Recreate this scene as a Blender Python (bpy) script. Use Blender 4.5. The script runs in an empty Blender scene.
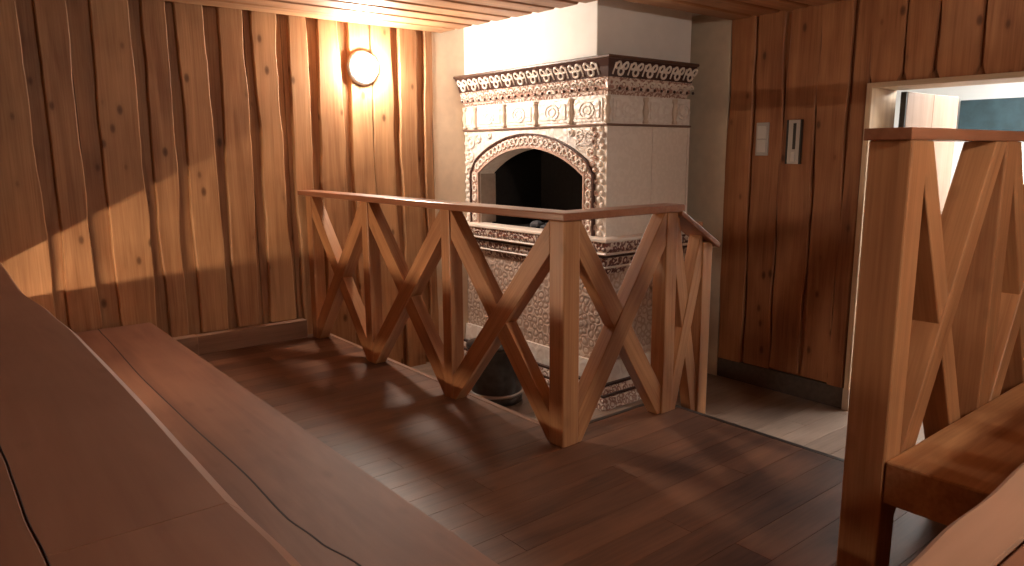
import bpy, bmesh, math, random
from mathutils import Vector, Matrix
random.seed(7)
sc = bpy.context.scene
col = sc.collection
# ------------------------------------------------------------------ camera
F, YAW, PITCH, ROLL = 728.4, 0.8907, 0.1769, -0.0065
CAM = Vector((-2.0694, -2.2102, 1.2809))
d = Vector((math.cos(YAW)*math.cos(PITCH), math.sin(YAW)*math.cos(PITCH), -math.sin(PITCH)))
r0 = Vector((math.sin(YAW), -math.cos(YAW), 0)); u0 = r0.cross(d)
r1 = r0*math.cos(ROLL)+u0*math.sin(ROLL); u1 = -r0*math.sin(ROLL)+u0*math.cos(ROLL)
cd = bpy.data.cameras.new('camera'); cam = bpy.data.objects.new('camera', cd); col.objects.link(cam)
cd.sensor_width = 36; cd.lens = F/1024*36; cd.clip_start = .02
m = Matrix((r1, u1, -d)).transposed().to_4x4(); m.translation = CAM
cam.matrix_world = m
sc.camera = cam
# ------------------------------------------------------------------ world, exposure
sc.view_settings.view_transform = 'Standard'; sc.view_settings.look = 'None'
sc.view_settings.gamma = 1; sc.view_settings.use_curve_mapping = False
sc.view_settings.exposure = 0.0
w = bpy.data.worlds.new('world'); sc.world = w; w.use_nodes = True
w.node_tree.nodes['Background'].inputs[0].default_value = (.35, .3, .27, 1)
w.node_tree.nodes['Background'].inputs[1].default_value = .3
# lamp strengths (the emission of each lamp's own glass or panel)
LAMP_MAIN = 440.0
LAMP_REAR = 330.0
LAMP_TUBE = 330.0
LAMP_ROOM = 26.0
LAMP_COL = (1.0, .89, .76)
# ------------------------------------------------------------------ helpers
def tag(o, label=None, cat=None, group=None, kind=None):
    if label: o['label'] = label
    if cat: o['category'] = cat
    if group: o['group'] = group
    if kind: o['kind'] = kind
    return o
def empty(name, loc, label, cat, group=None):
    o = bpy.data.objects.new(name, None); col.objects.link(o); o.location = loc
    o.empty_display_size = .1
    return tag(o, label, cat, group)
def rnd(a, b): return random.uniform(a, b)
def smooth_noise(seed, amp, freq):
    rr = random.Random(seed); ph = [(rr.uniform(0, 6.28), rr.uniform(.6, 1.4)) for _ in range(4)]
    def f(t):
        return amp*sum(math.sin(t*freq*p[1]*(k*.9+1)+p[0])/(k+1) for k, p in enumerate(ph))/1.6
    return f
class MB:
    """collects vertices and faces; g = grain coordinate (x runs along the grain), t = tone of the board"""
    def __init__(s): s.v = []; s.f = []; s.g = []; s.t = []; s.newboard()
    def newboard(s, tone=None):
        s.off = Vector((rnd(0, 40), rnd(0, 40), rnd(0, 40))); s.tone = rnd(0, 1) if tone is None else tone
    def vert(s, p, ax):
        p = Vector(p); s.v.append(p)
        g = {'x': (p.x, p.y, p.z), 'y': (p.y, p.x, p.z), 'z': (p.z, p.x, p.y)}[ax] if isinstance(ax, str) else (p.dot(ax[0]), p.dot(ax[1]), p.dot(ax[2]))
        s.g.append(Vector(g)+s.off); s.t.append(s.tone)
        return len(s.v)-1
    def face(s, *i): s.f.append(tuple(i))
    def box(s, a, b, ax='x'):
        xs = (a[0], b[0]); ys = (a[1], b[1]); zs = (a[2], b[2])
        i = [s.vert((x, y, z), ax) for z in zs for y in ys for x in xs]
        for q in ((0, 2, 3, 1), (4, 5, 7, 6), (0, 1, 5, 4), (1, 3, 7, 5), (3, 2, 6, 7), (2, 0, 4, 6)): s.face(*[i[k] for k in q])
    def prism(s, poly, fn, d0, d1, ax='x'):
        """poly of 2-D points, fn(u, v, depth) -> point"""
        n = len(poly)
        a = [s.vert(fn(u, v, d0), ax) for u, v in poly]; b = [s.vert(fn(u, v, d1), ax) for u, v in poly]
        s.face(*a[::-1]); s.face(*b)
        for k in range(n): s.face(a[k], a[(k+1) % n], b[(k+1) % n], b[k])
    def rings(s, rings, ax='x', close=True, cap=True):
        idx = [[s.vert(p, ax) for p in r] for r in rings]
        n = len(idx[0])
        for a, b in zip(idx, idx[1:]):
            for k in range(n if close else n-1): s.face(a[k], a[(k+1) % n], b[(k+1) % n], b[k])
        if cap and close: s.face(*idx[0][::-1]); s.face(*idx[-1])
    def tube(s, pts, r, n=6, closed=False, ax='x'):
        pts = [Vector(p) for p in pts]; N = len(pts); rr = []
        up = None
        for k, p in enumerate(pts):
            a = pts[(k-1) % N] if (closed or k > 0) else p; b = pts[(k+1) % N] if (closed or k < N-1) else p
            t = (b-a).normalized()
            if up is None: up = t.orthogonal().normalized()
            up = (up-t*up.dot(t)).normalized(); sd = t.cross(up)
            rr.append([p+(up*math.cos(6.2832*j/n)+sd*math.sin(6.2832*j/n))*r for j in range(n)])
        if closed: rr.append(rr[0])
        s.rings(rr, ax, True, not closed)
    def lathe(s, c, prof, n=32, axis=Vector((0, 0, 1)), ax='x'):
        axis = axis.normalized(); a = axis.orthogonal().normalized(); b = axis.cross(a); c = Vector(c)
        s.rings([[c+axis*h+(a*math.cos(6.2832*j/n)+b*math.sin(6.2832*j/n))*max(r, 1e-4) for j in range(n)] for r, h in prof], ax)
    def ball(s, c, r, n=8, sc=(1, 1, 1)):
        c = Vector(c)
        s.rings([[c+Vector((sc[0]*r*math.sin(t)*math.cos(6.2832*j/n), sc[1]*r*math.sin(t)*math.sin(6.2832*j/n), sc[2]*r*math.cos(t))) for j in range(n)] for t in [.05+k*3.04/5 for k in range(6)]])
    def build(s, name, mat, parent=None, bevel=0, smooth=False, kind=None, segs=2):
        me = bpy.data.meshes.new(name)
        off = Vector(parent.location) if parent else Vector((0, 0, 0))
        if parent and parent.parent: off = off+Vector(parent.parent.location)
        if parent and parent.name == 'tiled_stove': s.v = [SP+(v-SO)*SK for v in s.v]
        me.from_pydata([v-off for v in s.v], [], s.f)
        a = me.attributes.new('gc', 'FLOAT_VECTOR', 'POINT'); a.data.foreach_set('vector', [c for g in s.g for c in g])
        a = me.attributes.new('tone', 'FLOAT', 'POINT'); a.data.foreach_set('value', s.t)
        bm = bmesh.new(); bm.from_mesh(me); bmesh.ops.recalc_face_normals(bm, faces=bm.faces); bm.to_mesh(me); bm.free()
        if smooth:
            for p in me.polygons: p.use_smooth = True
        me.materials.append(mat)
        o = bpy.data.objects.new(name, me); col.objects.link(o)
        if parent: o.parent = parent
        if bevel:
            mod = o.modifiers.new('bevel', 'BEVEL'); mod.width = bevel; mod.segments = segs; mod.limit_method = 'ANGLE'; mod.angle_limit = .6
        if kind: o['kind'] = kind
        return o
# ------------------------------------------------------------------ materials
def nodes(name):
    mt = bpy.data.materials.new(name); mt.use_nodes = True; nt = mt.node_tree
    return mt, nt, nt.nodes['Principled BSDF'], nt.nodes.new, nt.links.new
def ramp(N, stops):
    r = N('ShaderNodeValToRGB'); e = r.color_ramp.elements
    while len(e) < len(stops): e.new(.5)
    for k, (p, c) in enumerate(stops): e[k].position = p; e[k].color = (*c, 1) if len(c) == 3 else c
    return r
def wood(name, dark, light, rough=.55, knots=1.0, along=1.0, across=13.0, bump=.25, tone=.35, fine=.5, spec=.3):
    mt, nt, bs, N, L = nodes(name)
    at = N('ShaderNodeAttribute'); at.attribute_name = 'gc'
    tn = N('ShaderNodeAttribute'); tn.attribute_name = 'tone'
    mp = N('ShaderNodeMapping'); mp.inputs['Scale'].default_value = (along, across, across); L(at.outputs['Vector'], mp.inputs['Vector'])
    n1 = N('ShaderNodeTexNoise'); n1.inputs['Scale'].default_value = 1.0; n1.inputs['Detail'].default_value = 5; n1.inputs['Distortion'].default_value = 1.1
    L(mp.outputs[0], n1.inputs['Vector'])
    mp2 = N('ShaderNodeMapping'); mp2.inputs['Scale'].default_value = (along*3, across*9, across*9); L(at.outputs['Vector'], mp2.inputs['Vector'])
    n2 = N('ShaderNodeTexNoise'); n2.inputs['Scale'].default_value = 1.0; n2.inputs['Detail'].default_value = 3; L(mp2.outputs[0], n2.inputs['Vector'])
    n3 = N('ShaderNodeTexNoise'); n3.inputs['Scale'].default_value = 3.0; n3.inputs['Detail'].default_value = 2; L(at.outputs['Vector'], n3.inputs['Vector'])
    a = N('ShaderNodeMath'); a.operation = 'MULTIPLY_ADD'; L(n2.outputs['Fac'], a.inputs[0]); a.inputs[1].default_value = fine; L(n1.outputs['Fac'], a.inputs[2])
    a2 = N('ShaderNodeMath'); a2.operation = 'MULTIPLY_ADD'; L(n3.outputs['Fac'], a2.inputs[0]); a2.inputs[1].default_value = .5; L(a.outputs[0], a2.inputs[2])
    a3 = N('ShaderNodeMath'); a3.operation = 'MULTIPLY_ADD'; L(tn.outputs['Fac'], a3.inputs[0]); a3.inputs[1].default_value = tone; L(a2.outputs[0], a3.inputs[2])
    lo = .45+fine*.35+.15; hi = .62+fine*.6+.3+tone
    mr = N('ShaderNodeMapRange'); mr.inputs['From Min'].default_value = lo; mr.inputs['From Max'].default_value = hi; L(a3.outputs[0], mr.inputs['Value'])
    rp = ramp(N, [(0, dark), (1, light)]); L(mr.outputs[0], rp.inputs[0])
    # knots
    mk = N('ShaderNodeMapping'); mk.inputs['Scale'].default_value = (4.2, 8, 8); L(at.outputs['Vector'], mk.inputs['Vector'])
    vo = N('ShaderNodeTexVoronoi'); vo.inputs['Scale'].default_value = 1.0; L(mk.outputs[0], vo.inputs['Vector'])
    kr = ramp(N, [(0, (1, 1, 1)), (.09, (.75, .75, .75)), (.15, (.12, .12, .12)), (.26, (0, 0, 0))]); L(vo.outputs['Distance'], kr.inputs[0])
    km = N('ShaderNodeMath'); km.operation = 'MULTIPLY'; L(kr.outputs[0], km.inputs[0]); km.inputs[1].default_value = knots
    mx = N('ShaderNodeMix'); mx.data_type = 'RGBA'; L(km.outputs[0], mx.inputs[0]); L(rp.outputs[0], mx.inputs[6])
    mx.inputs[7].default_value = (dark[0]*.3, dark[1]*.25, dark[2]*.22, 1)
    L(mx.outputs[2], bs.inputs['Base Color'])
    bs.inputs['Roughness'].default_value = rough; bs.inputs['Specular IOR Level'].default_value = spec
    bp = N('ShaderNodeBump'); bp.inputs['Strength'].default_value = bump; bp.inputs['Distance'].default_value = .004
    L(a.outputs[0], bp.inputs['Height']); L(bp.outputs[0], bs.inputs['Normal'])
    return mt
def plain(name, c, rough=.6, metal=0, bump=0, bscale=30, emit=None, strength=0, var=0):
    mt, nt, bs, N, L = nodes(name)
    bs.inputs['Base Color'].default_value = (*c, 1); bs.inputs['Roughness'].default_value = rough; bs.inputs['Metallic'].default_value = metal
    if bump or var:
        tc = N('ShaderNodeTexCoord'); n = N('ShaderNodeTexNoise'); n.inputs['Scale'].default_value = bscale; n.inputs['Detail'].default_value = 5; L(tc.outputs['Object'], n.inputs['Vector'])
        if bump:
            b = N('ShaderNodeBump'); b.inputs['Strength'].default_value = bump; b.inputs['Distance'].default_value = .01; L(n.outputs['Fac'], b.inputs['Height']); L(b.outputs[0], bs.inputs['Normal'])
        if var:
            r = ramp(N, [(.3, tuple(x*(1-var) for x in c)), (.7, c)]); L(n.outputs['Fac'], r.inputs[0]); L(r.outputs[0], bs.inputs['Base Color'])
    if emit: bs.inputs['Emission Color'].default_value = (*emit, 1); bs.inputs['Emission Strength'].default_value = strength
    return mt
def tile(name, pale, dark, scale=16, lo=.35, hi=.6, rough=.3, bump=.6, rings=7.0):
    """glazed relief tile: curling scroll relief with darker glaze lying in the hollows"""
    mt, nt, bs, N, L = nodes(name)
    tc = N('ShaderNodeTexCoord')
    nz = N('ShaderNodeTexNoise'); nz.inputs['Scale'].default_value = scale*.6; L(tc.outputs['Object'], nz.inputs['Vector'])
    ad = N('ShaderNodeMixRGB'); ad.blend_type = 'ADD'; ad.inputs[0].default_value = .06; L(tc.outputs['Object'], ad.inputs[1]); L(nz.outputs['Color'], ad.inputs[2])
    vo = N('ShaderNodeTexVoronoi'); vo.inputs['Scale'].default_value = scale; vo.inputs['Randomness'].default_value = .55; L(ad.outputs[0], vo.inputs['Vector'])
    mu = N('ShaderNodeMath'); mu.operation = 'MULTIPLY'; mu.inputs[1].default_value = rings*2.2; L(vo.outputs['Distance'], mu.inputs[0])
    sn = N('ShaderNodeMath'); sn.operation = 'SINE'; L(mu.outputs[0], sn.inputs[0])
    h = N('ShaderNodeMath'); h.operation = 'MULTIPLY_ADD'; h.inputs[1].default_value = .5; h.inputs[2].default_value = .5; L(sn.outputs[0], h.inputs[0])
    rp = ramp(N, [(lo, dark), (hi, pale)]); L(h.outputs[0], rp.inputs[0]); L(rp.outputs[0], bs.inputs['Base Color'])
    bs.inputs['Roughness'].default_value = rough
    b = N('ShaderNodeBump'); b.inputs['Strength'].default_value = bump; b.inputs['Distance'].default_value = .008; L(h.outputs[0], b.inputs['Height']); L(b.outputs[0], bs.inputs['Normal'])
    return mt
W_WALL = wood('wood_wall', (.23, .098, .042), (.56, .315, .155), rough=.5, knots=.9, tone=.35)
W_WALL2 = wood('wood_wall_right', (.20, .070, .028), (.47, .21, .092), rough=.5, knots=.9, tone=.3)
W_CEIL = wood('wood_ceiling', (.24, .10, .045), (.52, .28, .14), rough=.5, knots=.5)
W_RAIL = wood('wood_rail', (.27, .105, .042), (.53, .265, .12), rough=.42, knots=.25, across=16, tone=.25, spec=.4)
W_CAP = wood('wood_cap', (.22, .08, .038), (.36, .155, .085), rough=.3, knots=.1, tone=.2, spec=.5)
W_BENCH = wood('wood_bench', (.25, .105, .058), (.34, .16, .095), rough=.6, knots=.15, tone=.15, fine=.25, across=7, bump=.1)
W_STEP = wood('wood_step', (.165, .068, .040), (.245, .112, .068), rough=.6, knots=.15, tone=.15, fine=.25, across=7, bump=.1)
W_PLANK = wood('wood_plank', (.28, .11, .045), (.56, .29, .13), rough=.5, knots=.3, across=9, tone=.1)
W_PLANK2 = wood('wood_plank_pale', (.34, .19, .12), (.46, .27, .18), rough=.6, knots=.1, tone=.1, fine=.25, across=7, bump=.1)
W_CASE = wood('wood_casing', (.60, .43, .27), (.80, .62, .42), rough=.5, knots=.1, tone=.2)
W_PALE = wood('wood_pale', (.50, .33, .22), (.68, .48, .34), rough=.5, knots=.1, tone=.2)
W_FLOOR = wood('wood_floor', (.06, .023, .012), (.20, .085, .044), rough=.46, knots=.35, across=9, along=1.3, tone=.4, spec=.32)
W_FLOOR2 = wood('wood_floor_lower', (.13, .09, .07), (.30, .22, .17), rough=.35, knots=.2, across=9, tone=.4, spec=.5)
W_FASCIA = wood('wood_fascia', (.16, .075, .045), (.32, .17, .10), rough=.6, knots=.4)
PLASTER = plain('plaster', (.70, .57, .43), .85, bump=.15, bscale=14, var=.1)
PLASTER_W = plain('plaster_white', (.82, .78, .74), .85, bump=.1, bscale=10, var=.05)
WHITE = plain('white_paint', (.85, .85, .83), .7)
TEAL = plain('teal_band', (.045, .088, .105), .5, bump=.3, bscale=9, var=.45)
CONC = plain('plinth_dark', (.10, .075, .06), .8, bump=.3, var=.3)
T_WHITE = tile('tile_white', (.80, .74, .68), (.74, .67, .61), scale=13, bump=.4, rings=5, rough=.42)
T_RELIEF = tile('tile_relief', (.60, .47, .39), (.42, .29, .22), scale=17, lo=.0, hi=.7, bump=.6, rings=5, rough=.5)
T_SIDE = tile('tile_side', (.80, .72, .64), (.76, .68, .60), scale=18, bump=.12, rings=5)
T_BAND = tile('tile_band', (.66, .54, .46), (.15, .05, .035), scale=24, lo=.3, hi=.7, bump=.8, rings=5)
T_BAND2 = tile('tile_band_pale', (.72, .58, .50), (.36, .20, .15), scale=26, lo=.2, hi=.6, bump=.8, rings=5)
T_DARK = plain('glaze_dark_brown', (.055, .022, .017), .35)
T_CREAM = plain('glaze_cream', (.78, .69, .61), .42)
T_PINK = plain('glaze_pink', (.50, .34, .27), .3)
BLACK = plain('soot', (.012, .009, .008), .75, bump=.5, var=.4)
JAMB = plain('firebox_cheek', (.42, .33, .27), .7, var=.2, bump=.2)
IRON = plain('dark_iron', (.085, .08, .078), .34, .7, bump=.2, bscale=20, var=.35)
GAP_SHADE = plain('gap_shade', (.035, .014, .009), .8)  # shade inside the bench cracks, put into the colour
STEEL = plain('grey_metal', (.42, .39, .37), .35, .8)
GREY = plain('grey_plastic', (.40, .36, .34), .4)
GREY_L = plain('grey_plastic_light', (.55, .51, .48), .35)
DARK = plain('dark_plastic', (.02, .017, .016), .35)
LGLASS = plain('lamp_glass', (.9, .88, .84), .3, emit=LAMP_COL, strength=LAMP_MAIN)
LGLASS_R = plain('lamp_glass_rear', (.9, .88, .84), .3, emit=LAMP_COL, strength=LAMP_REAR)
LTUBE = plain('tube_glass', (.9, .88, .84), .3, emit=(1.0, .74, .5), strength=LAMP_TUBE)
LROOM = plain('ceiling_panel_light', (.9, .9, .9), .4, emit=(1, .97, .93), strength=LAMP_ROOM)
# ------------------------------------------------------------------ the room
YW, XW, HC, ZL = 2.695, 2.519, 2.19, -.41
XN, YN = -3.3, -3.3                       # walls behind the camera
EDX, EDY = .807, .14                      # edge of the raised floor
def plank_field(b, x0, x1, y0, y1, ztop, th, wd, seed, lmin=.9, lmax=2.2, gap=.0018):
    rr = random.Random(seed); y = y0
    while y < y1-1e-4:
        ye = min(y+wd, y1); x = x0-rr.uniform(0, 1)
        while x < x1:
            xe = x+rr.uniform(lmin, lmax); a, c = max(x, x0), min(xe, x1)
            if c-a > .02:
                b.newboard(); b.box((a+gap/2, y+gap/2, ztop-th), (c-gap/2, ye-gap/2, ztop), 'x')
            x = xe
        y = ye
fl = MB()
plank_field(fl, -1.75, .105, EDY, YW, 0, .04, .135, 3)
plank_field(fl, -1.75, EDX, -1.75, EDY, 0, .04, .135, 4)
plank_field(fl, -1.75, XW, -2.6, -1.345, 0.0, .04, .135, 5) if False else None
fl.newboard(.2)
fl.box((XN, YN, ZL-.1), (.10, YW, -.042), 'x'); fl.box((.10, YN, ZL-.1), (EDX-.005, EDY-.005, -.042), 'x')
fl.build('floor', W_FLOOR, kind='structure')
lf = MB(); plank_field(lf, .105, 5.4, -3.2, 3.0, ZL, .04, .16, 8, 1.2, 2.6)
lf.build('floor', W_FLOOR2, kind='structure')
# pale metal edge strip and dark nosing along the raised floor's edge
tr = MB(); tr.newboard(); tr.box((.105, EDY, -.045), (.135, YW-.08, .003), 'y')
tr.build('trim_1', W_FASCIA, kind='structure', bevel=.003)
tr = MB(); tr.newboard(0); tr.box((EDX, -1.16, -.05), (EDX+.024, EDY+.02, .001), 'y'); tr.box((.14, EDY, -.05), (EDX, EDY+.024, .001), 'x')
tr.build('trim_2', DARK, kind='structure')
# board wall builder
def live_board(b, e0, e1, z0, z1, fn, th, seed, amp=.008, round_end=0, tone=None, cham=.006, cb=.007):
    """a standing board with natural edges; fn(s, z, out) -> point"""
    b.newboard(tone)
    n0 = smooth_noise(seed*7+1, amp, 3.1); n1 = smooth_noise(seed*7+2, amp, 3.1)
    n0b = smooth_noise(seed*7+3, amp*.25, 13); n1b = smooth_noise(seed*7+4, amp*.25, 13)
    rings = []; N = max(10, int((z1-z0)/.07))
    for k in range(N+1):
        z = z0+(z1-z0)*k/N
        a = e0(z)+n0(z)+n0b(z); c = e1(z)+n1(z)+n1b(z)
        if round_end:
            q = max(0, 1-(z-z0)/round_end); ins = round_end*(1-math.sqrt(max(0, 1-q*q)))*.8; a += ins; c -= ins
        rings.append([fn(a, z, 0), fn(a, z, th-cb), fn(a+cham, z, th), fn(c-cham, z, th), fn(c, z, th-cb), fn(c, z, 0)])
    b.rings(rings, 'z')
def lerp_edges(z_a, xa, z_b, xb): return lambda z: xa+(xb-xa)*(z-z_a)/(z_b-z_a)
# --- left wall: boards at measured places
WL = MB()
B = [(-3.3, -3.02), (-2.95, -2.72), (-2.64, -2.36), (-2.28, -2.02), (-1.97, -1.53), (-1.455, -1.30), (-1.19, -.985), (-.92, -.795), (-.722, -.55),
     (-.486, -.325), (-.253, -.09), (-.018, .115), (.178, .362), (.428, .592), (.604, .776), (.830, .984), (1.048, 1.12)]
fnL = lambda s, z, o: (s, YW+.042-o, z)
for k, (a, c) in enumerate(B):
    lean = rnd(-.012, .012); lean2 = rnd(-.012, .012)
    live_board(WL, lambda z, a=a, l=lean: a+l*(z-1), lambda z, c=c, l=lean2: c+l*(z-1), (.13 if c < -.03 else ZL), HC+.02, fnL, .042, 50+k, amp=.011, tone=rnd(.1, .9))
for k in range(18):
    WL.newboard(rnd(0, .35)); WL.box((-3.3+k*.25, YW+.042, ZL), (-3.3+(k+1)*.25-.004 if k < 17 else 1.12, YW+.06, HC+.05), 'z')
WL.newboard(.1); WL.box((-3.3, YW+.06, ZL), (1.12, YW+.12, HC+.1), 'z')
WL.build('wall_left', W_WALL, kind='structure')
fs = MB(); fs.newboard(.9); fs.box((-1.2, YW-.085, 0), (-.775, YW-.005, .130), 'x'); fs.newboard(.3); fs.box((-.773, YW-.07, 0), (-.03, YW-.005, .125), 'x')
fs.build('baseboard_left', W_FASCIA, kind='structure', bevel=.005)
# --- right wall
WR = MB()
fnR = lambda s, z, o: (XW+.03-o, s, z)
R_ = [(.785, .985), (.556, .765), (.318, .545), (.108, .306), (-.006, .098)]
for k, (a, c) in enumerate(R_):
    lean = rnd(-.02, .02)
    live_board(WR, lambda z, a=a, l=lean: a+l*(z-1), lambda z, c=c, l=lean: c+l*(z-1), (-.262, -.255, -.24, -.25, -.262)[k], HC+.02, fnR, .03, 80+k, amp=.012 if k < 4 else .003, tone=rnd(0, .8))
y = -.012
TOP = [(-.200, .045), (-.378, -.216), (-.606, -.398), (-.83, -.626), (-1.03, -.85), (-1.22, -1.05), (-1.44, -1.24)]
for k, (a, c) in enumerate(TOP[:5]):
    live_board(WR, lambda z, a=a: a, lambda z, c=min(c, -.008): c, 1.682, HC+.02, fnR, .03, 95+k, amp=.008, round_end=.022, tone=rnd(.1, .8))
a = -1.0
k = 0
while a > YN:
    live_board(WR, lambda z, a=a-.2: a, lambda z, a=a: a-.012, ZL, HC+.02, fnR, .03, 120+k, amp=.01); a -= .215; k += 1
WR.newboard(.0)
for (ya, yb, za, zb) in ((-.012, .985, -.26, HC+.05), (-1.0, -.012, 1.68, HC+.05), (YN, -1.0, ZL, HC+.05)):
    WR.newboard(0); WR.box((XW+.03, ya, za), (XW+.055, yb, zb), 'z')
WR.box((XW+.055, -.012, ZL), (XW+.30, .985, HC+.1), 'z'); WR.box((XW+.055, -1.0, 1.68), (XW+.30, -.012, HC+.1), 'z'); WR.box((XW+.055, YN, ZL), (XW+.30, -1.0, HC+.1), 'z')
WR.build('wall_right', W_WALL2, kind='structure')
pl = MB(); pl.box((XW+.012, .0, ZL), (XW+.055, 1.02, -.262)); pl.build('baseboard_right', CONC, kind='structure', bevel=.004)
# plastered corner behind the stove
ny = 2.702
pw = MB(); pw.box((1.12, ny, ZL), (XW+.2, ny+.1, 2.4))
pw.build('wall_back', PLASTER, kind='structure')
pw = MB(); pw.box((XW, .985, ZL), (XW+.3, ny+.1, 2.4)); pw.build('wall_right_plaster', PLASTER, kind='structure')
pc = MB(); pc.box((1.15, .90, 2.262), (XW+.3, ny+.1, 2.40)); pc.build('ceiling', PLASTER_W, kind='structure')
cbm = MB(); cbm.box((1.428, 1.228, 1.8785), (2.39, ny+.001, 2.265)); cbm.build('wall_chimney', PLASTER_W, kind='structure', bevel=.006)
# --- ceiling boards (run along x)
CB = MB(); yy = YN; k = 0
ysq = []
y = 2.462
while y > YN: ysq.append(y); y -= .207
ysq = [2.69]+ysq
for k in range(len(ysq)-1):
    yb, ya = ysq[k]-.014, ysq[k+1]+.014
    xe = 1.19+.10*max(0, (2.6-yb)/1.6) if ya > .92 else XW+.05
    if ya < .92 < yb: ya2 = ya
    CB.newboard(rnd(.1, .9)); n0 = smooth_noise(300+k, .008, 2.2); n1 = smooth_noise(330+k, .008, 2.2)
    R = []
    NN = 36
    for j in range(NN+1):
        x = XN+(xe-XN)*j/NN; a_, b_ = ya+n0(x), yb+n1(x)
        R.append([(x, a_, HC+.03), (x, a_, HC+.01), (x, a_+.012, HC), (x, b_-.012, HC), (x, b_, HC+.01), (x, b_, HC+.03)])
    CB.rings(R, 'x')
for k in range(30):
    y0 = YN+k*.2; y1 = min(y0+.197, YW+.06)
    if y0 > YW: break
    CB.newboard(rnd(0, .3)); CB.box((XN, y0, HC+.03), (1.17 if y1 > .94 else XW+.3, y1, HC+.055), 'x')
CB.newboard(.2); CB.box((XN, YN, HC+.055), (1.165, YW+.12, HC+.2), 'x'); CB.box((1.15, YN, HC+.055), (XW+.3, .93, HC+.2), 'x')
CB.build('ceiling', W_CEIL, kind='structure')
# --- walls behind the camera
for nm, A, Bx in (('wall_near', (XN-.1, YN, ZL), (XN, YW+.1, HC+.1)), ('wall_rear', (XN, YN-.1, ZL), (XW+.3, YN, HC+.1))):
    b = MB()
    if nm == 'wall_near':
        for k in range(30):
            y0 = YN+k*.2
            if y0 < YW: b.newboard(); b.box((XN-.1, y0, ZL), (XN, min(y0+.194, YW+.1), HC+.1), 'z')
    else:
        for k in range(31):
            x0 = XN+k*.2
            if x0 < XW+.2: b.newboard(); b.box((x0, YN-.1, ZL), (x0+.194, YN, HC+.1), 'z')
    b.build(nm, W_WALL, kind='structure')
# --- doorway: pale timber casing, then the white room beyond
dz = 1.655
dc = MB(); dc.newboard(.7)
dc.box((XW-.012, -.045, -.262), (XW+.32, -.010, dz+.03), 'z')
dc.newboard(.4); dc.box((XW-.012, -1.0, dz), (XW+.32, -.045, dz+.03), 'y'); dc.newboard(.4); dc.box((XW-.012, -1.0, ZL), (XW+.32, -.965, dz), 'z')
dc.build('door_1', W_CASE, kind='structure', bevel=.003)
pd = MB(); pd.box((XW+.0, -.044, ZL), (XW+.32, 0, -.262)); pd.build('trim_3', PLASTER, kind='structure')
rx0, rx1, ry0, ry1 = XW+.30, 5.3, -3.1, 2.9
rm = MB()
rm.box((rx1, ry0, ZL), (rx1+.1, ry1, 2.1)); rm.box((rx0, ry0-.1, ZL), (rx1+.1, ry0, 2.1)); rm.box((rx0, ry1, ZL), (rx1+.1, ry1+.1, 2.1))
rm.box((rx0, -.012, ZL), (rx0+.02, ry1, 2.1)); rm.box((rx0, ry0, ZL), (rx0+.02, -1.0, 2.1)); rm.box((rx0, -1.0, dz+.03), (rx0+.02, -.012, 2.1))
rm.build('wall_beyond', WHITE, kind='structure')
rm = MB(); rm.box((rx0, ry0, 2.06), (rx1+.1, ry1, 2.16)); rm.build('ceiling', WHITE, kind='structure')
tb = MB(); tb.box((rx1-.05, -2.6, 1.43), (rx1, .46, 1.715)); tb.build('trim_4', TEAL, kind='structure', bevel=.006)
# ------------------------------------------------------------------ door leaf
W_LEAF = wood('wood_leaf', (.26, .16, .11), (.36, .24, .17), rough=.5, knots=.1, tone=.2)
dl = empty('door_leaf', (XW+.21, -.16, ZL+.01), 'open pale wooden door leaf folded back beyond the doorway', 'door')
b = MB(); b.newboard(.8); b.box((2.735, -.16, ZL+.01), (3.12, -.125, 1.635), 'z'); b.newboard(.6); b.box((3.124, -.16, ZL+.01), (3.52, -.125, 1.635), 'z')
b.build('leaf', W_LEAF, dl, bevel=.002)
b = MB(); b.box((2.718, -.158, ZL+.01), (2.735, -.125, 1.635)); tag(b.build('edge_seal', DARK, dl), 'dark strip along the hinge side')
b = MB(); b.tube([(3.45, -.16, .85), (3.45, -.205, .85), (3.36, -.21, .85)], .010, 8); b.lathe((3.45, -.162, .85), [(.02, 0), (.02, .006)], 16, Vector((0, -1, 0))); tag(b.build('handle', DARK, dl, smooth=True), 'dark lever handle')
# lamp panel on the ceiling of the white room
lp = empty('ceiling_lamp', (3.9, -.9, 2.04), 'white rectangular ceiling lamp in the bright room beyond the doorway', 'lamp')
b = MB(); b.box((3.35, -1.6, 2.03), (4.75, -.2, 2.06)); b.build('housing', WHITE, lp)
b = MB(); b.box((3.4, -1.55, 2.02), (4.7, -.25, 2.032)); b.build('diffuser', LROOM, lp)
# ------------------------------------------------------------------ wall lamp
def wall_lamp(c, n, glass, label):
    n = Vector(n); e = empty('wall_lamp', c, label, 'lamp')
    b = MB(); b.lathe(c, [(.100, 0), (.122, .002), (.122, .020), (.114, .032), (.098, .036)], 40, n); b.build('base_ring', STEEL, e, smooth=True)
    b = MB(); b.lathe(c, [(.098, .030)]+[(.098*math.cos(t), .034+.095*math.sin(t)) for t in [k*math.pi/16 for k in range(9)]], 40, n); b.build('glass_dome', glass, e, smooth=True)
    return e
wall_lamp((.52, YW, 1.89), (0, -1, 0), LGLASS, 'round lit white glass lamp with grey rim on the board wall left of the stove')
wall_lamp((-.30, YN, 1.96), (0, 1, 0), LGLASS_R, 'round white glass wall lamp on the wall behind the camera')
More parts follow.
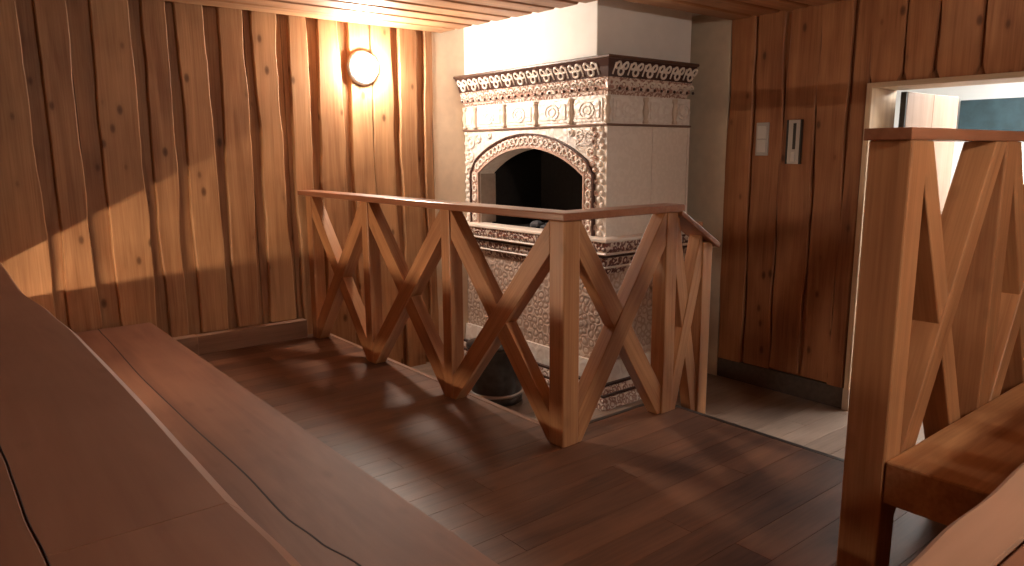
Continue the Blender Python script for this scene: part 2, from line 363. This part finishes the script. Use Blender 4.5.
# ------------------------------------------------------------------ wall controls on the right wall
sw = empty('light_switch', (XW, .69, 1.36), 'light grey double light switch plate on the right board wall', 'switch')
b = MB(); b.box((XW-.012, .642, 1.250), (XW+.001, .738, 1.475)); b.build('plate', GREY, sw, bevel=.004)
for z in (1.272, 1.366):
    b = MB(); b.box((XW-.020, .656, z), (XW-.011, .724, z+.086)); b.build('rocker', GREY_L, sw, bevel=.003)
hd = empty('wall_control', (XW, .448, 1.34), 'narrow grey metal wall control with a dark vertical slot, right of the switch', 'wall control')
b = MB(); b.box((XW-.018, .405, 1.195), (XW+.001, .491, 1.485)); b.build('plate', STEEL, hd, bevel=.003)
b = MB(); b.box((XW-.021, .434, 1.292), (XW-.017, .454, 1.462)); tag(b.build('slot', DARK, hd), 'dark slot')
b = MB(); b.box((XW-.030, .430, 1.212), (XW-.017, .458, 1.275)); b.build('slider', GREY_L, hd, bevel=.003)
for ya in (.394, .4915):
    b = MB(); b.box((XW-.022, ya, 1.195), (XW+.001, ya+.010, 1.485)); tag(b.build('side_cheek', DARK, hd), 'dark side strip')
# ------------------------------------------------------------------ railings
def clip(poly, x0, x1, y0, y1):
    def cut(P, f, g):
        out = []
        for i in range(len(P)):
            a, c = P[i], P[(i+1) % len(P)]; fa, fc = f(a), f(c)
            if fa >= 0: out.append(a)
            if (fa > 0 > fc) or (fa < 0 < fc):
                t = fa/(fa-fc); out.append((a[0]+(c[0]-a[0])*t, a[1]+(c[1]-a[1])*t))
        return out
    for f in (lambda p: p[0]-x0, lambda p: x1-p[0], lambda p: p[1]-y0, lambda p: y1-p[1]): poly = cut(poly, f, None)
    return poly
def brace(parent, p, q, wd, box_, axis, d0, d1, name='brace'):
    """strip from p to q in (s, z), clipped to the bay; axis 'y' or 'x' = direction of s"""
    dx, dz_ = q[0]-p[0], q[1]-p[1]; L_ = math.hypot(dx, dz_); t = (dx/L_, dz_/L_); n = (-t[1], t[0])
    e = .4
    P = [(p[0]-t[0]*e-n[0]*wd/2, p[1]-t[1]*e-n[1]*wd/2), (q[0]+t[0]*e-n[0]*wd/2, q[1]+t[1]*e-n[1]*wd/2), (q[0]+t[0]*e+n[0]*wd/2, q[1]+t[1]*e+n[1]*wd/2), (p[0]-t[0]*e+n[0]*wd/2, p[1]-t[1]*e+n[1]*wd/2)]
    P = clip(P, *box_)
    if axis == 'y':
        fn = lambda u, v, dd: (dd, u, v); ax = (Vector((0, t[0], t[1])), Vector((0, n[0], n[1])), Vector((1, 0, 0)))
    else:
        fn = lambda u, v, dd: (u, dd, v); ax = (Vector((t[0], 0, t[1])), Vector((n[0], 0, n[1])), Vector((0, 1, 0)))
    b = MB(); b.newboard(rnd(.2, .8)); b.prism(P, fn, d0, d1, ax)
    return b.build(name, W_RAIL, parent, bevel=.004)
def post(parent, x, y, wx, wy, z0, z1, name='post'):
    b = MB(); b.newboard(rnd(.35, .8)); b.box((x, y, z0), (x+wx, y+wy, z1), 'z'); return b.build(name, W_RAIL, parent, bevel=.006)
RA = empty('railing', (.05, .05, 0), 'wooden corner railing with crossed braces fencing off the tiled stove', 'railing')
PY = [0, .852, 1.721, 2.53]; PW = [.094, .080, .080, .080]
for y, wv in zip(PY, PW): post(RA, 0, y, wv, wv, 0, 1.0)
post(RA, .666, 0, .082, .082, 0, 1.0)
for k in range(3):
    a, c = PY[k]+PW[k], PY[k+1]
    bx = (a, c, .002, .999)
    # the front diagonal falls away from the camera's corner post
    brace(RA, (a, .93), (c, .055), .098, bx, 'y', .003, .078)
    brace(RA, (a, .055), (c, .93), .098, bx, 'y', .008, .074)
bx = (.094, .666, .002, .999)
brace(RA, (.094, .055), (.666, .93), .096, bx, 'x', .003, .078)
brace(RA, (.094, .93), (.666, .055), .096, bx, 'x', .008, .074)
b = MB(); b.newboard(.5)
b.prism([(-.022, 2.69), (-.022, -.022), (.77, -.022), (.77, .108), (.108, .108), (.108, 2.69)], lambda u, v, dd: (u, v, dd), 1.0, 1.034, 'y')
b.build('handrail', W_CAP, RA, bevel=.006)
# short flight down towards the doorway
p3x = .952; p3w = .078; zt = .835
post(RA, p3x, 0, p3w, .082, -.205, zt)
b = MB(); b.newboard(.4); dirx = Vector((.30, 0, -.19)).normalized()
b.prism([(.745, 1.010), (.745, .980), (1.055, .800), (1.066, .823)], lambda u, v, dd: (u, dd, v), -.022, .108, (dirx, Vector((0, 1, 0)), Vector((0, 0, 1))))
tag(b.build('stair_handrail', W_CAP, RA, bevel=.004), 'short sloping handrail over the steps')
bx = (.748, p3x, -.2, .97)
brace(RA, (.748, .02), (p3x, .80), .07, bx, 'x', .006, .076)
brace(RA, (.748, .90), (p3x, -.06), .07, bx, 'x', .010, .072)
# --- railing on the right, in front of the doorway
RB = empty('railing', (.15, -1.24, 0), 'tall wooden railing with crossed braces behind the right bench, in front of the doorway', 'railing')
for x in (.0, .713, 1.436, 2.154): post(RB, x, -1.350, .102, .118, 0, 1.308)
b = MB(); b.newboard(.5); b.box((-.012, -1.3515, 1.308), (XW-.015, -1.222, 1.341), 'x'); b.build('handrail', W_CAP, RB, bevel=.003)
for a, c in ((.102, .713), (.815, 1.436), (1.538, 2.154)):
    bx = (a, c, .0, 1.307)
    brace(RB, (a-.153, 0), (a+.569, 1.308), .084, bx, 'x', -1.348, -1.250)
    brace(RB, (a+.007, 1.308), (a+.611, 0), .084, bx, 'x', -1.342, -1.254)
# platform under the right railing and benches, and the steps down
fp = MB(); plank_field(fp, EDX+.022, XW-.02, YN, -1.165, 0, .04, .135, 21); fp.newboard(0); fp.box((EDX, YN, ZL-.02), (XW-.005, -1.17, -.042))
fp.build('floor', W_FLOOR, kind='structure')
st = empty('steps', (1.0, -.5, ZL), 'low wooden step down from the raised floor to the doorway floor', 'step')
b = MB(); b.newboard(); b.box((EDX+.024, -1.16, -.245), (1.10, .13, -.207), 'y'); b.build('tread', W_FLOOR, st, bevel=.004)
b = MB(); b.newboard(); b.box((1.04, -1.16, ZL+.001), (1.075, .13, -.246), 'y'); b.build('riser', W_FLOOR, st)
# ------------------------------------------------------------------ benches
def live_plank(b, pts_a, pts_b, z, th, along='y', drop=.0, tone=.5, bev=.012, n=120, rng=None):
    """plank between two edge curves given as (station, offset) lists"""
    b.newboard(tone)
    def ev(pts, s):
        pts = sorted(pts)
        if s <= pts[0][0]: return pts[0][1]
        for k in range(len(pts)-1):
            if s <= pts[k+1][0]:
                t = (s-pts[k][0])/(pts[k+1][0]-pts[k][0]); t = t*t*(3-2*t); return pts[k][1]+(pts[k+1][1]-pts[k][1])*t
        return pts[-1][1]
    s0 = max(min(p[0] for p in pts_a), min(p[0] for p in pts_b)); s1 = min(max(p[0] for p in pts_a), max(p[0] for p in pts_b))
    if rng: s0, s1 = rng
    R = []
    for k in range(n+1):
        s = s0+(s1-s0)*k/n; a, c = ev(pts_a, s), ev(pts_b, s)
        dr = drop(s) if callable(drop) else drop
        prof = [(a, z-th), (a, z-.001), (a+.0003, z), (c-.004-0, z), (c+dr, z-.004-dr*.95), (c+dr, z-th)]
        R.append([((o, s, zz) if along == 'y' else (s, o, zz)) for o, zz in prof])
    b.rings(R, along)
def shade_ribbon(b, pts, wd, z):
    """dark strip over the crack between two planks, its shade painted in"""
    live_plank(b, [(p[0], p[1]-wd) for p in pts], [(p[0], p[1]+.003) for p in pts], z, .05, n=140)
def wob(y0, y1, x, amp, seed, n=12):
    f = smooth_noise(seed, amp, 1.4); return [(y0+(y1-y0)*k/n, x+f(y0+(y1-y0)*k/n)) for k in range(n+1)]
Y0 = -3.25; Y1 = -1.85
# low step bench in front of the long bench
SB = empty('step_bench', (-1.4, 0, 0), 'low reddish plank step along the foot of the long bench', 'bench')
crack = [(2.68, -1.318), (2.53, -1.323), (1.33, -1.350), (.69, -1.349), (.09, -1.340), (-.28, -1.350), (-.46, -1.334), (-.65, -1.303), (-.9, -1.27), (Y1, -1.24)]
edge1 = [(2.68, -1.028), (-.87, -1.028), (Y1, -1.03)]
gapf = [(a, c-.001) for a, c in crack]
b = MB(); live_plank(b, crack, edge1, .250, .055, tone=.7); b.build('front_plank', W_STEP, SB)
b = MB(); live_plank(b, [(2.68, -1.758), (Y1, -1.758)], gapf, .250, .055, tone=.6); b.build('rear_plank', W_STEP, SB)
b = MB(); b.newboard(); b.box((-1.40, Y1+.01, .16), (-1.20, 2.66, .194), 'y'); b.build('light_stop', W_STEP, SB)  # unseen backing added under the crack to keep light out
b = MB(); shade_ribbon(b, crack, .006, .2508); tag(b.build('crack', GAP_SHADE, SB), 'dark strip painted as the shade in the winding crack between the two planks')
b = MB(); b.newboard(); b.box((-1.075, Y1, 0), (-1.045, 2.60, .195), 'y'); b.build('riser', W_STEP, SB)
b = MB(); b.newboard(); b.box((-1.757, Y1, 0), (-1.73, 2.68, .195), 'y'); b.build('support', W_STEP, SB)
# long high bench
HB = empty('long_bench', (-2.1, 0, 0), 'wide dark brown plank bench with a wavy natural edge, filling the lower left', 'bench')
e2 = [(2.68, -1.79), (2.2, -1.788), (1.27, -1.797), (.72, -1.764), (.3, -1.749), (-.5, -1.746), (-1.09, -1.749), (-1.3, -1.742), (-1.7, -1.75), (Y0, -1.75)]
drp = lambda y: .006 if y > .6 else (.006+.012*(.6-y)/.6 if y > 0 else (.018 if y > -.8 else .022))
ck = [(2.68, -2.03), (.8, -2.03), (.2, -2.02), (-.3, -2.010), (-.608, -2.005), (-.726, -2.001), (-.956, -1.999), (-1.13, -1.991), (-1.5, -1.98), (Y0, -2.0)]
ckL = [(a, c-.001) for a, c in ck]
b = MB(); live_plank(b, ck, e2, .75, .07, drop=drp, tone=.45, rng=(-1.1115, 2.68)); b.build('front_plank', W_BENCH, HB)
b = MB(); live_plank(b, ck, e2, .75, .07, drop=drp, tone=.35, rng=(Y0, -1.1145)); b.build('front_plank', W_BENCH, HB)
b = MB(); live_plank(b, [(2.68, -2.55), (Y0, -2.55)], ckL, .75, .07, tone=.4); b.build('rear_plank', W_BENCH, HB)
b = MB(); b.newboard(.2); b.box((-2.06, Y0+.01, .64), (-1.97, 2.66, .679), 'y'); b.build('light_stop', W_BENCH, HB)  # added out of sight, stops tube light leaking up through the crack
b = MB(); shade_ribbon(b, ck, .001, .7508); tag(b.build('crack', GAP_SHADE, HB), 'dark strip painted as the shade in the winding crack between two planks')
b = MB(); b.newboard(.2); b.box((-1.80, Y0, .39), (-1.765, 2.68, .48), 'y'); b.build('rail', W_BENCH, HB)
b = MB(); b.newboard(.2); b.box((-1.795, 1.62, .252), (-1.768, 2.68, .389), 'y'); b.build('light_baffle', W_BENCH, HB)  # added unseen baffle keeping tube light off the foot of the left wall
for y in (-2.9, -1.2, .7, 2.5):
    b = MB(); b.newboard(.2); b.box((-1.86, y, .0), (-1.801, y+.06, .679), 'z'); b.build('leg', W_BENCH, HB)
TL = empty('tube_lamp', (-2.25, 1.75, .45), 'slim warm tube lamp tucked under the long dark bench', 'lamp')
b = MB(); b.tube([(-2.25, 1.1, .45), (-2.25, 2.4, .45)], .012, 8); b.build('tube', LTUBE, TL, smooth=True)
b = MB(); b.box((-2.30, 1.1, .44), (-2.264, 2.4, .46)); b.build('holder', GREY, TL)
b = MB(); b.box((-2.479, 1.1, .445), (-2.30, 1.15, .455)); b.build('bracket', GREY, TL)
b = MB(); b.box((-2.479, 2.35, .445), (-2.30, 2.4, .455)); b.build('bracket', GREY, TL)
b = MB(); b.newboard(.2); b.box((-2.52, Y0, .0), (-2.48, 2.68, .679), 'y'); b.build('rear_panel', W_BENCH, HB)
# right-hand bench plank against the railing
PB = empty('plank_bench', (1.0, -1.46, 0), 'thick orange brown beam bench against the right railing', 'bench')
b = MB(); b.newboard(.6); b.box((.0, -1.645, .272), (XW-.02, -1.352, .402), 'x'); b.build('beam', W_PLANK, PB, bevel=.007)
for x in (1.1, 2.1):
    b = MB(); b.newboard(); b.box((x, -1.58, 0), (x+.1, -1.37, .271), 'z'); b.build('support', W_PLANK, PB, bevel=.004)
# near right bench
NB = empty('near_bench', (.5, -2.2, 0), 'pale brown plank bench with wavy edge in the lower right corner', 'bench')
e3 = [(-1.68, -1.86), (-1.13, -1.858), (-.95, -1.850), (-.84, -1.853), (-.62, -1.845), (0, -1.85), (XW-.02, -1.85)]
e3s = [(a, c) for a, c in e3]
ck3 = [(-1.68, -1.93), (-1.04, -1.926), (-.91, -1.928), (-.5, -1.94), (XW-.02, -1.93)]
b = MB(); live_plank(b, ck3, e3s, .75, .07, along='x', drop=.006, tone=.8); b.build('front_plank', W_PLANK2, NB)
b = MB(); live_plank(b, [(-1.68, -2.6), (XW-.02, -2.6)], [(a, c-.006) for a, c in ck3], .75, .07, along='x', tone=.2); b.build('rear_plank', W_BENCH, NB)
b = MB(); b.newboard(.3); b.box((-1.68, -1.99, .0), (XW-.02, -1.95, .679), 'x'); b.build('front_panel', W_BENCH, NB)
b = MB(); b.newboard(.3); b.box((-1.68, -2.58, .0), (XW-.02, -2.54, .679), 'x'); b.build('rear_panel', W_BENCH, NB)
# ------------------------------------------------------------------ the tiled stove
SX, SY, SE, NE, SB_ = 1.605, 1.293, 2.49, 2.949, -.4985   # drawn size     # front plane, side plane, far ends
SK, SO, SP = .95, Vector((1.605, 2.949, -.4985)), Vector((1.4216, 2.696, ZL))   # stove's own scale, drawing corner, where that corner stands
S = empty('tiled_stove', (1.9, 1.9, ZL), 'white relief-tiled corner stove with arched firebox and dark brown scrolled cornice', 'stove')
def ring_part(name, prof, mat, bevel=0, smooth=False):
    """moulding running along the front (x = SX - out) and the side (y = SY - out); prof = [(out, z)...] closed section"""
    b = MB(); R = []
    R.append([(SX-o, NE, z) for o, z in prof]); R.append([(SX-o, SY-o, z) for o, z in prof]); R.append([(2.44 if 'cornice' in name else SE, SY-o, z) for o, z in prof])
    b.rings(R, 'y'); return b.build(name, mat, S, bevel=bevel, smooth=smooth)
AC, AW, ASP, ATOP, SILL = 2.1275, .6215, 1.115, 1.315, .70
AR = (AW**2+(ATOP-ASP)**2)/(2*(ATOP-ASP)); ACZ = ATOP-AR
def arch(t, off=0):
    """t 0..1 along the arch from right to left, off = outward offset"""
    ang = math.asin(AW/AR); th = -ang+2*ang*t
    return (AC+(AR+off)*math.sin(th), ACZ+(AR+off)*math.cos(th))
# front wall of the body with the arched hole
X0_ = SX+.156
b = MB(); NA = 28
zt_, zb_ = 1.462, SILL
fnF = lambda y_, z_, o: (SX+o, y_, z_)
A_ = [arch(k/NA) for k in range(NA+1)]
for side in (0, .155):
    pass
b.prism([(SY, zb_), (AC-AW, zb_), (AC-AW, zt_), (SY, zt_)], fnF, 0, .155)
b.prism([(AC+AW, zb_), (NE, zb_), (NE, zt_), (AC+AW, zt_)], fnF, 0, .155)
for k in range(NA):
    (y0, z0), (y1, z1) = A_[k], A_[k+1]
    b.prism([(y0, z0), (y1, z1), (y1, zt_), (y0, zt_)], fnF, 0, .155)
# the side wall, plain glazed tiles with a joint
b.box((X0_, NE-.05, zb_), (SE, NE, zt_)); b.box((SE-.03, SY+.1, zb_), (SE-.001, NE-.06, zt_))
b.build('body', T_WHITE, S)
b = MB(); b.box((SX+.001, SY-.003, zb_), (2.068, SY+.1, zt_)); b.box((2.074, SY-.003, zb_), (2.465, SY+.1, zt_)); b.box((2.468, SY-.008, zb_), (SE, SY+.1, zt_)); b.box((SX+.156, SY+.003, zb_), (SE, SY+.12, zt_))
b.build('side_tiles', T_SIDE, S)
# firebox
b = MB(); X0, X1 = SX+.155, 2.30
b.box((X1, AC-AW-.02, .55), (X1+.05, AC+AW+.02, 1.45)); b.box((X0, AC-AW-.05, .55), (X1, AC-AW-.015, 1.45)); b.box((X0+.01, AC+AW+.012, .55), (X1, AC+AW+.05, 1.45)); b.box((X0, AC-AW-.05, 1.34), (X1, AC+AW+.05, 1.45)); b.box((X0, AC-AW-.05, .55), (X1, AC+AW+.05, .66))
tag(b.build('firebox', BLACK, S), 'soot black firebox')
b = MB(); b.box((SX+.012, AC+AW-.001, SILL), (X0+.012, AC+AW+.02, ASP-.005)); b.build('firebox_cheek', JAMB, S)
# fallen embers: low heap of charred pieces
b = MB(); rr = random.Random(5)
for k in range(26): b.ball((rr.uniform(1.8, 2.1), rr.uniform(1.75, 2.35), .685+rr.uniform(0, .02)), rr.uniform(.02, .05), 6, (1.3, 1.1, .7))
tag(b.build('ash_heap', plain('ash', (.10, .10, .11), .8, bump=.5), S), kind='stuff')
# arch surround
def arch_band(o0, o1, out, mat, name, bev=0):
    b = MB(); R = []
    pts = [((AC-AW-o0, SILL), (AC-AW-o1, SILL))]
    def pr(t): return arch(t, o0), arch(t, o1)
    for k in range(41):
        p, q = pr(k/40)
        if k == 0: p0_, q0_ = (AC-AW-o0, ASP), (AC-AW-o1, ASP)
        pts.append((p, q))
    pts[1] = ((AC-AW-o0*.95, ASP), (AC-AW-o1, ASP+.01)); pts[-1] = ((AC+AW+o0*.95, ASP), (AC+AW+o1, ASP+.01))
    pts.append(((AC+AW+o0, SILL), (AC+AW+o1, SILL)))
    for p, q in pts: R.append([(SX+.004, p[0], p[1]), (SX-out, p[0], p[1]), (SX-out, q[0], q[1]), (SX+.004, q[0], q[1])])
    b.rings(R); return b.build(name, mat, S, bevel=bev)
arch_band(.0, .014, .020, T_PINK, 'arch_lip')
arch_band(.014, .100, .012, T_BAND2, 'arch_surround')
tag(arch_band(.100, .112, .026, T_DARK, 'arch_outline'), 'thin dark brown outline of the arch')
# relief beads on the arch surround
b = MB()
for k in range(25):
    y_, z_ = arch((k+.5)/25, .056)
    if z_ > ASP: b.tube([(SX-.016, y_+.026*math.cos(a), z_+.026*math.sin(a)) for a in [j*.785 for j in range(8)]], .007, 5, True)
for sgn in (-1, 1):
    for k in range(5):
        y_, z_ = AC+sgn*(AW+.056), SILL+.05+k*.08
        b.tube([(SX-.016, y_+.026*math.cos(a), z_+.026*math.sin(a)) for a in [j*.785 for j in range(8)]], .007, 5, True)
b.build('arch_relief', T_CREAM, S, smooth=True)
# corner pilasters with rope relief
for y_ in (SY+.045, SY+.118, NE-.035):
    b = MB()
    for k in range(19):
        z_ = SILL+.02+k*.040
        b.ball((SX-.002, y_+.012*(-1)**k, z_), .024, 8, (.75, 1, .9))
    b.build('corner_relief', T_BAND2 if y_ > 1.4 and y_ < 2 else T_CREAM, S, smooth=True)
b = MB()
for k in range(8): b.tube([(SX-.004, SY+.20+.10*math.cos(a)*(.5+.5*(k % 2))+.0, 1.40-.012*k+.03*math.sin(a)) for a in [j*.785 for j in range(8)]], .006, 5, True)
for (cy_, cz_, rad) in ((1.45, 1.385, .045), (1.55, 1.40, .035), (1.44, 1.28, .035), (2.86, 1.37, .05), (2.76, 1.40, .035), (2.87, 1.25, .04), (1.64, 1.42, .02), (2.6, 1.42, .02)):
    b.tube([(SX-.004, cy_+rad*math.cos(a), cz_+rad*math.sin(a)) for a in [j*.785 for j in range(8)]], .010, 6, True); b.ball((SX, cy_, cz_), rad*.4, 8, (.6, 1, 1))
b.build('spandrel_relief', T_CREAM, S, smooth=True)
# dark string course
tag(ring_part('string_course', [(-.05, 1.458), (.014, 1.458), (.020, 1.465), (.014, 1.474), (-.05, 1.474)], plain('string_brown', (.20, .12, .09), .4)), 'thin dark string course')
# frieze
ring_part('frieze', [(-.06, 1.474), (.002, 1.474), (.002, 1.665), (-.06, 1.665)], T_WHITE)
b = MB()
def tilebox(s0, s1, side):
    global b
    b = MB()
    for j, (ins, out) in enumerate(((.0, .010), (.022, .018))):
        if side == 'f': b.box((SX-out, s0+ins, 1.490+ins), (SX+.01, s1-ins, 1.645-ins))
        else: b.box((s0+ins, SY-out, 1.490+ins), (s1-ins, SY+.01, 1.645-ins))
pils = [1.64, 2.02, 2.40, 2.79]
fr = [SY+.03]+pils+[NE]
for k in range(5):
    a_, c_ = fr[k]+(.028 if k else .01), fr[k+1]-(.028 if k < 4 else .0)
    tilebox(a_, c_, 'f')
    cy_ = (a_+c_)/2
    if c_-a_ > .2:
        for rad in (.055, .03): b.tube([(SX-.019, cy_+rad*1.3*math.cos(a), 1.567+rad*math.sin(a)) for a in [j*.523 for j in range(12)]], .006, 5, True)
    b.build('frieze_tile', T_WHITE, S, bevel=.003)
fs_ = [SX+.02, 1.98, 2.30, SE]
for k in range(3):
    tilebox(fs_[k]+.028, fs_[k+1]-.028, 's'); cx_ = (fs_[k]+fs_[k+1])/2
    for rad in (.055, .03): b.tube([(cx_+rad*1.3*math.cos(a), SY-.019, 1.567+rad*math.sin(a)) for a in [j*.523 for j in range(12)]], .006, 5, True)
    b.build('frieze_tile', T_WHITE, S, bevel=.003)
b = MB(); T_PIL = plain('pilaster_cream', (.60, .48, .38), .35)
prof = [(.022, 0), (.022, .018), (.014, .028), (.020, .06), (.026, .085), (.018, .115), (.013, .14), (.021, .155), (.021, .178)]
for c_ in [(SX-.012, y_, 1.478) for y_ in pils+[NE-.02]]+[(x_, SY-.012, 1.478) for x_ in fs_[1:3]]+[(SX-.008, SY-.008, 1.478)]:
    b = MB(); b.lathe(c_, prof, 12); b.build('pilaster', T_PIL, S, smooth=True)
# cornice: scalloped pink band, then dark cavetto with white scrolls, dark lid edge
ring_part('cornice_lower_band', [(-.06, 1.665), (.006, 1.665), (.014, 1.69), (.034, 1.70), (.046, 1.765), (.052, 1.775), (-.06, 1.775)], T_BAND2)
tag(ring_part('cornice_upper_band', [(-.06, 1.7755), (.050, 1.7755), (.058, 1.80), (.070, 1.84), (.095, 1.885), (-.06, 1.885)], T_DARK), 'dark brown band behind the pale scrolls')
tag(ring_part('cornice_lid', [(-.2, 1.8855), (.103, 1.8855), (.112, 1.892), (.112, 1.902), (.104, 1.908), (-.2, 1.908)], plain('lid_dark', (.09, .045, .03), .4)), 'dark flat lid edge')
def corn(s, z, out, side):
    o = .050+(z-1.7755)*.25+max(0, z-1.84)*.35+out
    return (SX-o, s, z) if side == 'f' else (s, SY-o, z)
def corn2(s, z, out, side):
    o = .030+(z-1.69)*.2+out
    return (SX-o, s, z) if side == 'f' else (s, SY-o, z)
b = MB(); b2 = MB(); b3 = MB()
def motif(s, side, q=1):
    def P(a, c): return corn(s+a, 1.828+c, .006, side)
    circ = lambda cx_, cz_, rx_, rz_, n=10: [P(cx_+rx_*math.cos(j*6.2832/n), cz_+rz_*math.sin(j*6.2832/n)) for j in range(n)]
    b.tube(circ(0, -.018, .026, .022), .0085, 6, True)
    b.tube(circ(-.036, .020, .021, .020), .0085, 6, True)
    b.tube(circ(.036, .020, .021, .020), .0085, 6, True)
    b.tube([P(-.072, -.038), P(-.064, 0), P(-.066, .036)], .006, 6)
    b.tube([P(-.015, .03), P(0, .006), P(.015, .03)], .0075, 6)
def scallop(s, side):
    def P(a, c): return corn2(s+a, 1.735+c, .006, side)
    b2.tube([P(.030*math.cos(t), .024*math.sin(t)-.004) for t in [k*math.pi/7 for k in range(8)]], .0075, 6)
    b2.ball(P(0, -.004), .010, 6)
    b3.ball(P(.038, -.030), .011, 6)
n_ = 11
for k in range(n_):
    motif(SY-.0+.02+(NE-SY-.02)*(k+.5)/n_, 'f')
tag(b.build('cornice_scrolls', T_CREAM, S, smooth=True), 'pale glazed scrolls'); b = MB()
for k in range(6): motif(SX-.02+(SE-SX)*(k+.5)/6, 's')
for k in range(21): scallop(SY+.0+(NE-SY-.02)*(k+.5)/21, 'f')
b2.build('cornice_scallops', T_CREAM, S, smooth=True); b2 = MB()
for k in range(12): scallop(SX+(SE-SX-.02)*(k+.5)/12, 's')
tag(b.build('cornice_scrolls', T_CREAM, S, smooth=True), 'pale glazed scrolls'); b2.build('cornice_scallops', T_CREAM, S, smooth=True); tag(b3.build('cornice_studs', T_DARK, S, smooth=True), 'small dark studs')
# lower mouldings
tag(ring_part('sill', [(-.05, .672), (.095, .672), (.105, .680), (.105, .694), (.095, .701), (-.05, .701)], T_CREAM), 'pale projecting sill')
ring_part('moulding_upper', [(-.05, .60), (.072, .60), (.090, .625), (.092, .671), (-.05, .671)], T_BAND)
ring_part('moulding_fillet', [(-.05, .584), (.086, .584), (.092, .592), (.086, .5995), (-.05, .5995)], T_CREAM)
ring_part('moulding_dark', [(-.05, .56), (.050, .56), (.060, .583), (-.05, .583)], T_DARK)
ring_part('moulding_lower', [(-.05, .50), (.040, .50), (.052, .52), (.060, .5595), (-.05, .5595)], T_BAND)
ring_part('moulding_bead', [(-.05, .482), (.038, .482), (.048, .491), (.038, .4995), (-.05, .4995)], T_CREAM)
ring_part('moulding_base', [(-.05, .44), (.012, .44), (.030, .4815), (-.05, .4815)], T_BAND)
ring_part('lower_body', [(-.08, -.205), (.0, -.205), (.0, .4395), (-.08, .4395)], T_RELIEF)
ring_part('plinth_pale', [(-.08, -.345), (.035, -.345), (.022, -.2055), (-.08, -.2055)], T_WHITE)
ring_part('plinth_line', [(-.08, -.362), (.062, -.362), (.062, -.3455), (-.08, -.3455)], T_DARK)
ring_part('plinth_band', [(-.08, -.408), (.085, -.408), (.066, -.3625), (-.08, -.3625)], T_BAND2)
ring_part('plinth_line', [(-.08, -.424), (.100, -.424), (.100, -.4085), (-.08, -.4085)], T_DARK)
ring_part('plinth', [(-.08, SB_), (.140, SB_), (.115, -.4245), (-.08, -.4245)], T_BAND2)
b = MB(); b.box((SX+.08, SY+.12, SB_), (SE-.004, NE-.004, .545)); b.build('core', BLACK, S)
# ------------------------------------------------------------------ dark metal bucket between railing and stove
BC = Vector((.90, 1.64, ZL))
K = empty('bucket', BC, 'dark metal bucket with a lid behind the railing, at the foot of the stove', 'bucket')
b = MB(); b.lathe(BC, [(.17, 0), (.18, .006), (.182, .05), (.175, .06), (.19, .20), (.20, .38), (.206, .385), (.206, .395), (.19, .395)], 36); b.build('body', IRON, K, smooth=True)
b = MB(); b.lathe(BC, [(.178, .055), (.186, .06), (.188, .075), (.181, .08)], 36); b.build('hoop', STEEL, K, smooth=True)
b = MB(); b.lathe(BC, [(.203, .396), (.205, .406), (.14, .425), (.05, .435), (.02, .436)], 36); b.build('lid', IRON, K, smooth=True)
b = MB(); b.tube([BC+Vector((-.03, 0, .433)), BC+Vector((-.03, 0, .46)), BC+Vector((.03, 0, .46)), BC+Vector((.03, 0, .433))], .007, 6); b.build('lid_handle', IRON, K, smooth=True)
b = MB(); b.tube([BC+Vector((.205*math.cos(a), .205*math.sin(a)*.3-.19*abs(math.sin(a))*.3, .35-.16*abs(math.sin(a)))) for a in [math.pi*k/12 for k in range(13)]], .005, 6); b.build('handle', STEEL, K, smooth=True)
